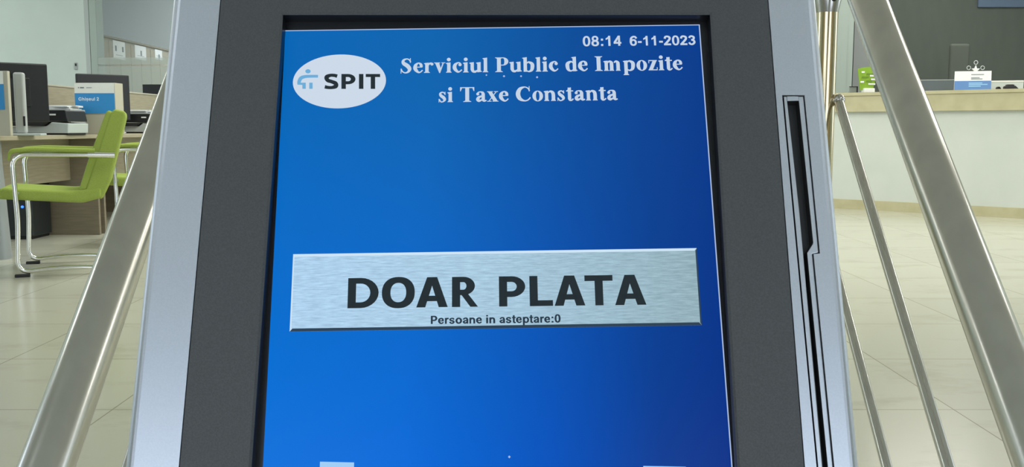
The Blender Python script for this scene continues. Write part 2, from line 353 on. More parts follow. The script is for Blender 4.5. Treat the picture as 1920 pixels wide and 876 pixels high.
# ================================================================== SETTING
def wall_quad(mb, p0, p1, z0, z1, th, mi=0):
    d = Vector((p1[0]-p0[0], p1[1]-p0[1])); n = Vector((-d.y, d.x)).normalized()*th
    q = [(p0[0], p0[1]), (p1[0], p1[1]), (p1[0]+n.x, p1[1]+n.y), (p0[0]+n.x, p0[1]+n.y)]
    return mb.prism(q, lambda x, y, z: Vector((x, y, z)), (z0, z1), mi=mi)
LOW = -0.75                          # lobby level in front of the steps
struct('floor', MB().box((0, 9.425, -.05), (18.4, 15.15, .10)), 'floor')
struct('floor_lobby', MB().box((0, -1.4, LOW-.05), (18.4, 5.3, .10)), 'floor')
st = MB()
for k in range(4): st.box((0, 1.85-.2*(k+.5)+.0, (LOW-.0005+(-.1875*(k+1)))/2), (18.4, .2, abs(LOW-(-.1875*(k+1)))+.001)) if k < 3 else None
struct('stair_steps', st, 'floor')
struct('ceiling', MB().box((0, 6.4, 3.45), (18.4, 21, .1)), 'ceil')
BACK = 12.0
xw = at_y(161, 100, BACK).x
struct('wall_back', MB().box(((-9.2+xw)/2, BACK+.1, 1.7), (xw+9.2, .2, 3.4)), 'wallw')
for nm, sg in (('wall_left', -1), ('wall_right', 1)):      # side walls, each with an opening added for kiosk edge highlights
    struct(nm, MB().box((sg*9.1, -.85, 1.3), (.2, 6.5, 4.2)).box((sg*9.1, 11.05, 1.3), (.2, 11.7, 4.2))
           .box((sg*9.1, 3.8, -.05), (.2, 2.8, 1.5)).box((sg*9.1, 3.8, 3.2), (.2, 2.8, .4)), 'wallw')
struct('wall_rear_room', MB().box((-1.5, 16.9, 1.7), (15.2, .15, 3.4)), 'wallbr')
# glazed street front behind the viewer: sill wall, lintel, mullions
fr = MB().box((0, -4.0, -.55), (18.4, .2, .4)).box((0, -4.0, 3.1), (18.4, .2, .6))
for x in (-2.1, 2.1): fr.box((x, -4.0, 1.2), (.08, .16, 3.3))
fr.box((0, -4.0, 1.2), (1.3, .2, 3.3), mi=1)  # pier added to keep bright glazing out of the post's reflection
for sg in (-1, 1): fr.box((sg*6.4, -4.0, 1.2), (5.6, .2, 3.3), mi=1)  # cream panels added to give the post warm reflections
struct('wall_front', fr, ['trimgrey', mat('cream_wall', (.66, .58, .42), .8)])
# grey corner strip and glass partition towards the back room
xa, xb = at_y(161, 100, BACK).x, at_y(183, 100, BACK).x
tr = MB().box((xa+.027, BACK+.1, 1.7), (.054, .2, 3.4)).box((xa+.0575, BACK+.11, 1.7), (.007, .18, 3.4), mi=1).box(((xa+.061+xb)/2, BACK+.1, 1.7), (xb-xa-.061, .2, 3.4), mi=2)
struct('trim_1', tr, ['trimgrey', 'wallg', 'pillar'])
gx1 = 1.6
win = struct('window_1', MB().box(((xb+gx1)/2, BACK, .06), (gx1-xb, .08, .12)).box(((xb+gx1)/2, BACK, 3.3), (gx1-xb, .08, .2)).box(((xb+gx1)/2+.4, BACK, 1.7), (.05, .08, 3.1)), 'greymetal')
MB().box(((xb+gx1)/2, BACK, 1.67), (gx1-xb, .01, 3.06)).build('glass_pane', 'glass', win)
z1, z2, z3 = at_y(240, 108, BACK).z, at_y(240, 121, BACK).z, at_y(240, 124, BACK).z
fb = MB().box(((xb+gx1)/2, BACK-.008, (z1+z2)/2), (gx1-xb, .002, z1-z2)).box(((xb+gx1)/2, BACK-.008, (z3+.2)/2), (gx1-xb, .002, z3-.2))
fb.build('frosted_band', 'frost', win)
# dark wall behind the reception counter and the pale upright at its left end
RW = 12.0
xd = at_y(1640, 100, RW).x
struct('wall_counter', MB().box(((xd+9)/2, RW+.1, 1.7), (9-xd, .2, 3.4)), 'darkwall')
xc0, xc1 = at_y(1540, 100, RW).x, at_y(1598, 100, RW).x
struct('wall_grey_panel', MB().box(((1.6+xd)/2, RW+.12, 1.7), (xd-1.6, .2, 3.4)), 'wallg')
xp0, xp1, xp2 = at_y(1556, 100, 11.4).x, at_y(1585, 100, 11.4).x, at_y(1598, 100, 11.4).x
struct('trim_2', MB().box(((xp0+xp1)/2, 11.45, 1.7), (xp1-xp0, .2, 3.4)).box(((xp1+xp2)/2, 11.48, 1.7), (xp2-xp1, .2, 3.4)).box((xp2+.012, 11.5, 1.7), (.024, .16, 3.4), mi=1), ['pillar', 'blackmatte'])

# ================================================================== TICKET KIOSK
LEAN = math.radians(15.3)+PITCH
ZC = .65
FU = Vector((0, math.sin(LEAN), math.cos(LEAN)))          # up along the sloping face
FN = Vector((0, -math.cos(LEAN), math.sin(LEAN)))         # out of the face, to the viewer
FO = Vector((-.0128, ZC*CP, EYE-ZC*SP))
def fp(u, v, n=0.0): return FO + Vector((u, 0, 0)) + FU*v + FN*n
def uv(px, py, n=0.0):
    r = ray(px, py); o = Vector((0, 0, EYE)); c = FO+FN*n
    p = o + r*((c-o).dot(FN)/r.dot(FN)) - c
    return (p.x, p.dot(FU))
kiosk = thing('ticket_kiosk', 'silver and charcoal queue ticket kiosk with a tilted blue touch screen', 'ticket kiosk', (FO.x, .86, LOW))
US = .198                             # half width of the charcoal panel
UE = .2345                            # half width of the whole head
VT, VB = .235, -.255
# silver housing: body behind, left cheek, right cheek (outer part), rounded outer edges
hs = MB()
hs.prism([(-UE+.006, VB), (UE-.006, VB), (UE-.006, VT), (-UE+.006, VT)], lambda x, y, n: fp(x, y, n), (-.125, -.020), bev=.004)
def cheek(sg, uin):
    r = .007; pr = [(uin, -.021), (uin, 0)] + [(UE-r+r*math.sin(a*math.pi/12), -r+r*math.cos(a*math.pi/12)) for a in range(7)] + [(UE, -.115), (UE-.006, -.118), (UE-.006, -.021)]
    n = len(pr)
    V = [fp(sg*u, VB, nn) for u, nn in pr]+[fp(sg*u, VT, nn) for u, nn in pr]
    fc = [(i, (i+1) % n, n+(i+1) % n, n+i) for i in range(n)]
    if sg < 0: fc = [f[::-1] for f in fc]
    hs.add(V, fc, 0, False); hs.add(V[:n], [tuple(range(n))]); hs.add(V[n:], [tuple(range(n))])
cheek(-1, US+.0008)
# the slot outline on the right cheek
q = lambda x, y: uv(x, y)
oTL, oTR = q(1466.5, 178.5), q(1508.5, 178.5)
oL2, oL3 = q(1483, 360), q(1531, 876)
def ext(a, b, v): t = (v-a[1])/(b[1]-a[1]); return (a[0]+(b[0]-a[0])*t, v)
VS = -.235
step0, step1 = q(1537.5, 475.5), q(1525.5, 476.5)
oR3 = q(1564.5, 876); oRb = ext(step1, oR3, VS); oLb = ext(oL2, oL3, VS)
UO = UE-.009
cheek(1, UO)
hs.prism([(US+.0008, VB), (oLb[0], VB), oLb, oL3, oL2, oTL, (oTL[0], VT), (US+.0008, VT)], lambda x, y, n: fp(x, y, n), (-.021, 0))
hs.prism([oTL, oTR, (oTR[0], VT), (oTL[0], VT)], lambda x, y, n: fp(x, y, n), (-.021, 0))
hs.prism([oTR, step0, step1, oR3, oRb, (oRb[0], VB), (UO, VB), (UO, VT), (oTR[0], VT)][::-1], lambda x, y, n: fp(x, y, n), (-.021, 0))
hs.prism([(oLb[0], VB), (oRb[0], VB), oRb, oLb], lambda x, y, n: fp(x, y, n), (-.021, 0))
hs.build('housing', 'silver', kiosk)
# slot: inner silver lip with the long dark channel (wide above, narrow below the notch)
sTL, sTR = q(1476.5, 189), q(1498, 188.5)
sL2, sL3 = q(1499.8, 400), q(1543, 876)
sN0, sN1 = q(1525, 456), q(1513.5, 474)
sR2, sR3 = q(1525.5, 600), q(1552.5, 876)
sLb, sRb = ext(sL2, sL3, VS+.006), ext(sR2, sR3, VS+.006)
g = .00075
lip = MB(); face = lambda x, y, n: fp(x, y, n)
oLg = lambda p: (p[0]+g*1.5, p[1]); oRg = lambda p: (p[0]-g, p[1])
lip.prism([oLg(oLb), sLb, sL3, sL2, sTL, (sTL[0], oTL[1]-g), (oTL[0]+g*1.5, oTL[1]-g), oLg(oL2), oLg(oL3)], face, (-.020, -.0004), bev=.0006)
lip.prism([(sTL[0], oTL[1]-g), sTL, sTR, (sTR[0], oTR[1]-g)], face, (-.020, -.0004))
lip.prism([(sTR[0], oTR[1]-g), sTR, sN0, sN1, sR2, sR3, sRb, oRg(oRb), oRg(oR3), (step1[0]-g, step1[1]+.0002), (step0[0]-g, step0[1]+g), oRg(oTR[:1]+(oTR[1]-g,))], face, (-.020, -.0004), bev=.0006)
slot = lip.build('card_slot', ['silver', 'channel'], kiosk)
for pl in slot.data.polygons:
    if abs(pl.normal.dot(FN)) < .4: pl.material_index = 1
slot['label'] = 'silver lip around the long card slot'
MB().prism([(sLb[0]-.004, VS), (sRb[0]+.004, VS), (sTR[0]+.004, sTR[1]+.002), (sTL[0]-.004, sTL[1]+.002)], face, (-.0199, -.0085)).build('slot_channel', 'channel', slot)['label'] = 'dark inside of the card slot'
# charcoal front panel: a frame with a bevelled opening
oW = (uv(528, 29), uv(1322, 25)); iL, iR, iT, iB = uv(503, 438)[0]-.0005, uv(1355, 438)[0]+.0005, uv(925, 27)[1], -.205
def frame(mb, o, i, n0, n1, bev):
    (a, b, c, d), (e, f, g_, h) = o, i
    O = [(a, b), (c, b), (c, d), (a, d)]; I = [(e, f), (g_, f), (g_, h), (e, h)]; J = [(e-bev, f-bev), (g_+bev, f-bev), (g_+bev, h+bev), (e-bev, h+bev)]
    V = [fp(x, y, n1) for x, y in O]+[fp(x, y, n1) for x, y in J]+[fp(x, y, n1-bev*.8) for x, y in I]+[fp(x, y, n0) for x, y in I]+[fp(x, y, n0) for x, y in O]
    Fc = []
    for k in range(4):
        m = (k+1) % 4
        Fc += [(k, m, 4+m, 4+k), (4+k, 4+m, 8+m, 8+k), (m, k, 16+k, 16+m)]
    mb.add(V, Fc); mb.add(V, [(8+k, 8+(k+1) % 4, 12+(k+1) % 4, 12+k) for k in range(4)], 1)
fpn = MB(); frame(fpn, (-US, VB+.002, US, VT-.002), (iL, iB, iR, iT), -.0205, .0004, .0016)
fpn.build('front_panel', ['panel', 'black'], kiosk)['label'] = 'charcoal bezel around the screen'
MB().prism([(iL-.001, iB-.001), (iR+.001, iB-.001), (iR+.001, iT+.001), (iL-.001, iT+.001)], face, (-.0200, -.0115)).build('screen_bezel', 'black', kiosk)
# display, set a little crooked in its opening
ND = -.0105
sa, sb = uv(535, 57, ND), uv(1312, 46, ND)
rot = math.atan2(sb[1]-sa[1], sb[0]-sa[0]); ca, sn = math.cos(rot), math.sin(rot)
DW = math.hypot(sb[0]-sa[0], sb[1]-sa[1]); DH = .372
def dp(x, y, k=0.0):                      # x right, y down from the display's top-left corner (metres)
    return fp(sa[0]+x*ca+y*sn, sa[1]+x*sn-y*ca, ND+k*.00012)
def dxy(px, py):
    u, v = uv(px, py, ND); du, dv = u-sa[0], v-sa[1]
    return (du*ca+dv*sn, du*sn-dv*ca)

def glow(name, col, s=1.0, spec=0.05):
    return mat(name, (.005, .005, .006), .18, 0, spec, emit=col, estr=s)
def display_mat():
    m = glow('display_blue', (0, .2, .6)); b = m.node_tree.nodes['Principled BSDF']
    at = N(m, 'ShaderNodeUVMap'); at.uv_map = 'UVMap'
    sx = N(m, 'ShaderNodeSeparateXYZ'); L(m, at.outputs[0], sx.inputs[0])
    def ramp(src, stops):
        r = N(m, 'ShaderNodeValToRGB'); e = r.color_ramp.elements
        while len(e) < len(stops): e.new(.5)
        for k, (p, c) in enumerate(stops): e[k].position = p; e[k].color = (*srgb(*c), 1)
        L(m, src, r.inputs[0]); return r
    up = ramp(sx.outputs[0], [(0, (0, 102, 182)), (.35, (8, 100, 176)), (.7, (4, 76, 154)), (1, (0, 58, 140))])
    lo = ramp(sx.outputs[0], [(0, (0, 112, 218)), (.3, (0, 106, 216)), (.62, (0, 82, 188)), (.85, (0, 58, 146)), (1, (0, 48, 136))])
    w = N(m, 'ShaderNodeValToRGB'); e = w.color_ramp.elements
    e[0].position = .18; e[0].color = (1, 1, 1, 1); e[1].position = .88; e[1].color = (0, 0, 0, 1); L(m, sx.outputs[1], w.inputs[0])
    mx = N(m, 'ShaderNodeMix'); mx.data_type = 'RGBA'
    L(m, w.outputs[0], mx.inputs[0]); L(m, up.outputs[0], mx.inputs[6]); L(m, lo.outputs[0], mx.inputs[7]); L(m, mx.outputs[2], b.inputs['Emission Color'])
    return m
M['display'] = display_mat()
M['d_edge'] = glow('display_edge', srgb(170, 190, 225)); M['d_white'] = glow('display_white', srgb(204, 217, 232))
M['d_text'] = glow('display_text', srgb(196, 211, 228)); M['d_logo'] = glow('display_pale_blue', srgb(108, 172, 216))
M['d_dark'] = glow('display_dark', srgb(36, 46, 50)); M['d_grey'] = glow('display_grey', srgb(42, 58, 72)); M['d_pale'] = glow('display_pale', srgb(160, 205, 245))
scr = MB().add([dp(0, DH), dp(DW, DH), dp(DW, 0), dp(0, 0)], [(0, 1, 2, 3)])
for (a, b, c, d) in ((0, 0, DW, .0007), (DW-.0008, 0, DW, DH)):    # thin lit line along top and right edge
    scr.add([dp(a, d, 1), dp(c, d, 1), dp(c, b, 1), dp(a, b, 1)], [(0, 1, 2, 3)], 1)
for (pa, pb, r) in (((955, 857), None, .0009), ((912, 141), None, .0007), ((945, 143), None, .0009), ((977, 143), None, .0008), ((1007, 145), None, .0009)):  # white dot, then four reflection glints painted as display marks
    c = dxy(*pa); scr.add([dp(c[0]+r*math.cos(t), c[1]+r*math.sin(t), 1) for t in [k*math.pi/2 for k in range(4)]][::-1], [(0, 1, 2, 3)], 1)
for (x0, y0, x1, y1, mi) in ((600, 866, 664, 884, 2), (1206, 874, 1286, 890, 2)):
    a = dxy(x0, y0); b = dxy(x1, y0+1.5); hgt = dxy(x0, y1)[1]
    scr.add([dp(a[0], hgt, 1), dp(b[0], hgt, 1), dp(b[0], b[1], 1), dp(a[0], a[1], 1)], [(0, 1, 2, 3)], mi)
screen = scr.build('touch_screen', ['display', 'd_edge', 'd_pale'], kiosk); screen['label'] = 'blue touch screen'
uvl = screen.data.uv_layers.new(name='UVMap')
for k, c in enumerate(((0, 0), (1, 0), (1, 1), (0, 1))): uvl.data[k].uv = c
# heading and clock
def line(mb, s, font, p0, p1, k=2, mi=0):
    """text between two baseline points given on the display"""
    a, b = dxy(*p0), dxy(*p1); sc = (b[0]-a[0])/text_width(s, font)
    text(mb, s, font, lambda x, y: dp(a[0]+x*sc, a[1]+(b[1]-a[1])*(x*sc)/(b[0]-a[0])-y*sc, k), mi)
hd = MB()
line(hd, 'Serviciul Public de Impozite', SERIF, (749.5, 137.5), (1281, 131.5))
line(hd, 'si Taxe Constanta', SERIF, (821, 192), (1159, 188))
hd.build('heading_text', 'd_text', screen)
ck = MB(); line(ck, '08:14', SANS, (1092, 87), (1166, 86)); line(ck, '6-11-2023', SANS, (1180, 86), (1305.5, 84.5))
ck.build('clock_text', 'd_text', screen)
# round badge with the stooping figure and the letters
lg = MB()
c0 = dxy(636.5, 152.5); rx = (dxy(723.5, 152)[0]-dxy(549, 153)[0])/2; ry = (dxy(636, 202.5)[1]-dxy(636, 101.5)[1])/2
EL = lambda r1, r2, k, mi: lg.add([dp(c0[0]+r1*math.cos(2*math.pi*i/64), c0[1]-r2*math.sin(2*math.pi*i/64), k) for i in range(64)], [tuple(range(64))], mi)
EL(rx, ry, 1, 0)
def ppx(pieces, ox, oy, s, mi, k=3):      # pieces drawn in picture units of the badge
    letters(lg, pieces, lambda x, y: dp(*dxy(ox+x*s, oy+y*s), k), mi)
fz = 1/7.3
ppx(DOT(275, 322, 37, 29), 540, 90, fz, 1)
ppx(ST([(412, 390, 36), (330, 390, 36), (240, 394, 40), (180, 415, 46), (155, 460, 46), (150, 500, 40)]), 540, 90, fz, 1)
ppx([[(130, 478), (245, 478), (245, 512), (130, 505)], [(198, 478), (245, 478), (245, 562), (198, 562)], [(292, 478), (338, 478), (338, 562), (292, 562)]], 540, 90, fz, 1)
for ch, x0, x1 in (('S', 497, 688), ('P', 732, 925), ('I', 972, 1028), ('T', 1065, 1262)):
    hgt = 204.0; w = (x1-x0)/hgt
    pc = cap(ch, w, .30, .205)
    letters(lg, pc, lambda x, y: dp(*dxy(540+(x0+x*hgt)*fz, 90+(563-y*hgt)*fz), 3), 2)
lg.build('badge', ['d_white', 'd_logo', 'd_dark'], screen)
# brushed metal button with its two lines of lettering
def brushed():
    m = glow('button_steel', (.6, .7, .75)); b = m.node_tree.nodes['Principled BSDF']
    uvn = N(m, 'ShaderNodeUVMap'); uvn.uv_map = 'UVMap'
    mp = N(m, 'ShaderNodeMapping'); mp.inputs['Scale'].default_value = (26, 46, 1); L(m, uvn.outputs[0], mp.inputs[0])
    nz = N(m, 'ShaderNodeTexNoise'); nz.inputs['Scale'].default_value = 1.0; nz.inputs['Detail'].default_value = 6; nz.inputs['Roughness'].default_value = .65; L(m, mp.outputs[0], nz.inputs['Vector'])
    sx = N(m, 'ShaderNodeSeparateXYZ'); L(m, uvn.outputs[0], sx.inputs[0])
    r = N(m, 'ShaderNodeValToRGB'); e = r.color_ramp.elements; e.new(.45)
    for k, (p, c) in enumerate([(0, (178, 212, 240)), (.45, (172, 205, 226)), (1, (150, 178, 188))]): e[k].position = p; e[k].color = (*srgb(*c), 1)
    L(m, sx.outputs[0], r.inputs[0])
    r2 = N(m, 'ShaderNodeValToRGB'); e = r2.color_ramp.elements; e[0].position = .3; e[0].color = (.74, .76, .78, 1); e[1].position = .7; e[1].color = (1.18, 1.18, 1.17, 1)
    L(m, nz.outputs[0], r2.inputs[0])
    mx = N(m, 'ShaderNodeMix'); mx.data_type = 'RGBA'; mx.blend_type = 'MULTIPLY'; mx.inputs[0].default_value = 1; mx.clamp_result = False
    L(m, r.outputs[0], mx.inputs[6]); L(m, r2.outputs[0], mx.inputs[7]); L(m, mx.outputs[2], b.inputs['Emission Color'])
    return m
M['d_button'] = brushed(); M['d_hi'] = glow('button_light_edge', srgb(205, 228, 246)); M['d_lo'] = glow('button_dark_edge', srgb(46, 66, 84))
bt = MB()
B = [dxy(543, 622), dxy(1315, 610.5), dxy(1307.5, 466), dxy(550, 476.5)]
bl, bt_, br_, bb = (B[0][0]+B[3][0])/2, (B[2][1]+B[3][1])/2, (B[1][0]+B[2][0])/2, (B[0][1]+B[1][1])/2
bt.add([dp(bl, bb, 1), dp(br_, bb, 1), dp(br_, bt_, 1), dp(bl, bt_, 1)], [(0, 1, 2, 3)], 0)
e_ = .0018
bt.add([dp(bl, bt_, 2), dp(br_, bt_, 2), dp(br_-e_, bt_+e_, 2), dp(bl+e_*.5, bt_+e_, 2)][::-1], [(0, 1, 2, 3)], 1)
bt.add([dp(bl, bb, 2), dp(bl, bt_, 2), dp(bl+e_*.5, bt_+e_, 2), dp(bl+e_*.6, bb-e_, 2)][::-1], [(0, 1, 2, 3)], 1)
bt.add([dp(bl, bb, 2), dp(bl+e_, bb-e_*1.15, 2), dp(br_-e_, bb-e_*1.15, 2), dp(br_, bb, 2)][::-1], [(0, 1, 2, 3)], 2)
bt.add([dp(br_, bb, 2), dp(br_-e_*.6, bb-e_, 2), dp(br_-e_*.6, bt_+e_, 2), dp(br_, bt_, 2)][::-1], [(0, 1, 2, 3)], 2)
button = bt.build('touch_button', ['d_button', 'd_hi', 'd_lo', 'd_dark', 'd_grey'], screen)
bu = button.data.uv_layers.new(name='UVMap')
for k, c in enumerate(((0, 0), (1, 0), (1, 1), (0, 1))): bu.data[k].uv = c
bx = MB()
base0, base1 = (651, 578.5), (1212, 572)
for ch, x0, x1 in (('D', 651.5, 709.5), ('O', 715.5, 777.5), ('A', 780.5, 839.5), ('R', 847.5, 894), ('P', 936, 985.5), ('L', 993.5, 1037), ('A', 1040, 1097.5), ('T', 1097.5, 1150.5), ('A', 1153.5, 1212)):
    yb = base0[1]+(base1[1]-base0[1])*(x0-base0[0])/(base1[0]-base0[0])
    a, b = dxy(x0, yb), dxy(x1, yb-(x1-x0)*.0125); hgt = a[1]-dxy(x0, yb-56.5)[1]
    letters(bx, cap(ch, (b[0]-a[0])/hgt), lambda x, y: dp(a[0]+x*hgt, a[1]-y*hgt, 3), 0)
for sh in (0, .6): line(bx, 'Persoane in asteptare:0', SANS, (806.2+sh, 608), (1051.4+sh, 605), 3, 1)
bx.build('button_text', ['d_dark', 'd_grey'], screen)
# pedestal below the head
pd = MB(); kb = kiosk.location
pd.box((kb.x, .80, LOW+.36+.02), (.30, .16, .70), .012).box((kb.x, .74, LOW+1.09), (.26, .10, .22), .01)
pd.build('pedestal', 'silver', kiosk)
MB().box((kb.x, .78, LOW+.012), (.46, .40, .024), .006).build('base_plate', 'panel', kiosk)

# ================================================================== STAIR RAILINGS
def railing(label, xs, post_x, z_ref, y_ref, dx, drops, rodx):
    """xs: x of the handrail at camera depth z_ref; drops: how far each infill rod lies below it"""
    Dc = Vector((dx, 1.154, 1.0))                    # along the rail, camera frame (right, up, forward)
    def w(cx, cy, cz): return Vector((cx, cy*SP+cz*CP, EYE+cy*CP-cz*SP))
    def rp(z, drop=0, ox=0): return w(xs+(z-z_ref)*dx+ox, y_ref+1.154*(z-z_ref)-drop, z)
    top = 1.79
    t = thing('stair_railing', label, 'railing', (post_x, rp(top).y, 0))
    lowp = rp(.90); hi = rp(1.86)
    path = fillet([(lowp.x, lowp.y-.10, lowp.z-.02), lowp, hi, (hi.x, hi.y+.5, hi.z+.03)], .12, 8)
    MB().tube(path, .030, 32).build('handrail', 'steel', t)
    pt = rp(1.80)
    po = MB().cyl((post_x, pt.y, .006), (post_x, pt.y, pt.z-.05), .0200, seg=32)
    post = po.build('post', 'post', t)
    za = at_y(1560, 22, pt.y).z
    cl = MB().tube([(post_x, pt.y, za-.002), (post_x, pt.y, za+.028), (post_x, pt.y, za+.12), (post_x, pt.y, pt.z-.02)], [.0203, .0265, .0265, .022], 32)
    cl.build('bracket', 'steel', post)
    MB().sphere((post_x+.004, pt.y-.0262, za+.02), (.004, .002, .004)).build('screw', 'blackmatte', post)
    MB().cyl((post_x, pt.y, 0), (post_x, pt.y, .012), .05, seg=32).build('flange', 'steel', post)
    lx = lowp.x
    lo_ = MB().cyl((lx, lowp.y, LOW), (lx, lowp.y, lowp.z-.025), .020, seg=32).cyl((lx, lowp.y, LOW), (lx, lowp.y, LOW+.012), .05, seg=32)
    lo_.build('post', 'steel', t)
    for d in drops:
        a, b = rp(.905, d, rodx*0), rp(top, d)
        a = Vector((lx, a.y, a.z)); b = Vector((post_x+rodx, pt.y-.016, b.z))
        MB().tube([a, b], .0088, 20).sphere(b, .012).build('infill_rod', 'steel', t)
    return t
railing('stainless stair railing on the right of the kiosk, its upper post and rods in view', .596, .598, 1.61, .392, .028, (.35, .655), .022)
railing('stainless stair railing on the left of the kiosk, in front of the green chairs', -.525, -.515, 1.083, -.2635, .014, (.30, .62), .0)

# ================================================================== LEFT: SERVICE DESKS
DX, DB = -3.05, -3.88            # lobby-side and clerk-side edge of the desks
def desk(y0, y1, label, first):
    t = thing('service_desk', label, 'desk', ((DX+DB)/2, (y0+y1)/2, 0), 'service desks in a row')
    MB().box(((DX+DB)/2, (y0+y1)/2, .7355), (DX-DB, y1-y0-.004, .029), .004).build('desktop', 'wood', t)
    MB().box((DX-.25, (y0+y1)/2, .565), (.02, y1-y0-.06, .305), .002).build('modesty_panel', 'wood', t)
    MB().box(((DX+DB)/2-.02, y1-.05, .361), (DX-DB-.04, .03, .72), .002).build('side_panel', 'wood_dark', t)
    if first:
        for x in (DX-.10, DB+.1):
            c = MB().tube([(x, y0+.12, 0), (x, y0+.12, .02), (x, y0+.12, .60), (x, y0+.12, .72)], [.075, .075, .050, .048], 28)
            c.build('leg', 'greymetal', t)
    else:
        MB().box(((DX+DB)/2-.02, y0+.05, .361), (DX-DB-.04, .03, .72), .002).build('side_panel', 'wood_dark', t)
    return t
Y0, Y1, Y2 = 5.72, 7.22, 9.2
desk(Y0, Y1, 'light wood service desk nearest the viewer, with round grey legs', True)
desk(Y1, Y2, 'light wood service desk behind the counter two sign', False)

def divider(y, x0, x1, dep, label, words, xs):
    zt = 1.132
    t = thing('desk_divider', label, 'desk divider', ((x0+x1)/2, y, .75), 'sign boxes on the desks')
    MB().box(((x0+x1)/2, y+dep/2, (.7505+zt)/2), (x1-x0, dep, zt-.7505), .003).build('box', 'cream', t)
    s = MB(); sx0, sx1, sy0, sm, sy1 = x0+.002, xs, .905, 1.055, zt-.002
    s.box(((sx0+sx1)/2, y-.002, (sy0+sm)/2), (sx1-sx0, .003, sm-sy0), mi=0)
    s.box(((sx0+sx1)/2, y-.002, (sm+sy1)/2+.0002), (sx1-sx0, .003, sy1-sm), mi=1)
    if words:
        sc = .155/text_width(words, SANS)
        text(s, words, SANS, lambda a, b: Vector((sx0+.026+a*sc, y-.0042, 1.0+b*sc)), 2)
        for k, (a, b) in enumerate(((.028, .034), (.042, .072), (.09, .13))): s.box((sx0+(a+b)/2, y-.004, 1.096), (b-a, .001, .009 if k < 2 else .004), mi=3)
    s.build('counter_sign', ['blue', 'white', 'signtext', 'greytext'], t)
    return t
dx1 = at_y(16.5, 190, Y0).x; divider(Y0, dx1-.36, dx1, .03, 'cream sign panel at the left picture edge, only its blue corner in view', '', at_y(8.5, 190, Y0).x)
dx0, dx1 = at_y(140, 180, 7.24).x, at_y(216, 180, 7.24).x
divider(7.24, dx0, dx1, .15, 'cream box with a blue and white counter two sign standing between the desks', 'Ghișeul 2', dx1-.006)

def monitor(c, yaw, w, h, zb, label, zst=1.0, spot=None):
    """c: foot of the stand on the desk; the back of the screen faces local -y"""
    t = thing('computer_monitor', label, 'monitor', (c[0], c[1], .75), 'monitors on the desks')
    R_ = Matrix.Rotation(yaw, 4, 'Z'); o = Vector((c[0], c[1], 0))
    T = lambda x, y, z: o + (R_ @ Vector((x, y, 0))) + Vector((0, 0, z))
    mm = R_.to_3x3()
    MB().box(T(0, .05, zb+h/2), (w, .03, h), .008, mtx=mm).box(T(0, .031, zb+h*.5), (w*.55, .012, h*.5), .005, mtx=mm).build('screen_back', 'black', t)
    if spot:
        o = Vector((spot[0], spot[1], 0)); R_ = Matrix.Rotation(math.radians(16), 4, 'Z'); mm = R_.to_3x3()
    MB().box(T(.0, -.02, .762+(zst-.762)/2), (.062, .06, zst-.762), .014, mtx=mm, seg=3).box(T(.022, -.051, .84), (.012, .003, .06), .001, mi=1, mtx=mm).build('stand', ['greyplastic', 'black'], t)
    MB().cyl(T(-.035, -.01, zst-.02), T(-.035, .03, zst-.02), .022).build('hinge', 'blackmatte', t)
    MB().box(T(0.0, 0, .757), (.24, .20, .013), .004, mtx=mm).build('base', 'palegrey', t)
    return t
ca_ = at_y(20, 236, 6.2); sp_ = at_y(42, 236, 6.05)
monitor((ca_.x, 6.2), math.radians(42), .50, .375, .84, 'large black monitor seen from behind on a grey column stand, near desk', 1.14, (sp_.x, 6.05))
cb_ = at_y(201, 240, 8.15); monitor((cb_.x, 8.15), math.radians(44), .44, .385, .86, 'black monitor half hidden behind the counter two sign box')
cc_ = at_y(287, 240, 9.85)

def printer(c, yaw, s, label, body='palegrey'):
    t = thing('office_printer', label, 'printer', (c[0], c[1], .75), 'desk printers')
    R_ = Matrix.Rotation(yaw, 3, 'Z'); o = Vector((c[0], c[1], .75))
    T = lambda x, y, z: o + R_ @ Vector((x*s, y*s, z*s))
    P = lambda x, h, y: T(x, y, h)
    MB().prism([(-.23, .012), (.22, .012), (.225, .085), (.10, .095), (.06, .065), (-.23, .06)], lambda x, z, y: T(x, y, z), (-.17, .17), .006).build('lower_body', body, t)
    MB().prism([(-.22, .066), (.04, .066), (.075, .085), (.085, .10), (-.22, .10)], lambda x, z, y: T(x, y, z), (-.20, .16), .008).build('output_tray', 'blackmatte', t)
    MB().prism([(-.10, .105), (.222, .098), (.205, .178), (.195, .183), (-.04, .183), (-.10, .165)], lambda x, z, y: T(x, y, z), (-.165, .165), .006).build('upper_body', 'black', t)
    MB().box(T(.11, -.168, .15), (.045*s, .004, .012*s), 0, mtx=R_).build('control_panel', 'paper', t)
    MB().box(T(0, 0, .006), (.42*s, .30*s, .012*s), 0, mtx=R_).build('foot', 'blackmatte', t)
    return t
pa_ = at_y(118, 243, 6.75); printer((pa_.x-.095, 6.75), 0, .92, 'black and pale grey printer with papers behind it, near desk')
pb_ = at_y(274, 241, 8.55); printer((pb_.x-.06, 8.55), 0, .92, 'black printer on the far desk, right of the green chair back', 'greyplastic')

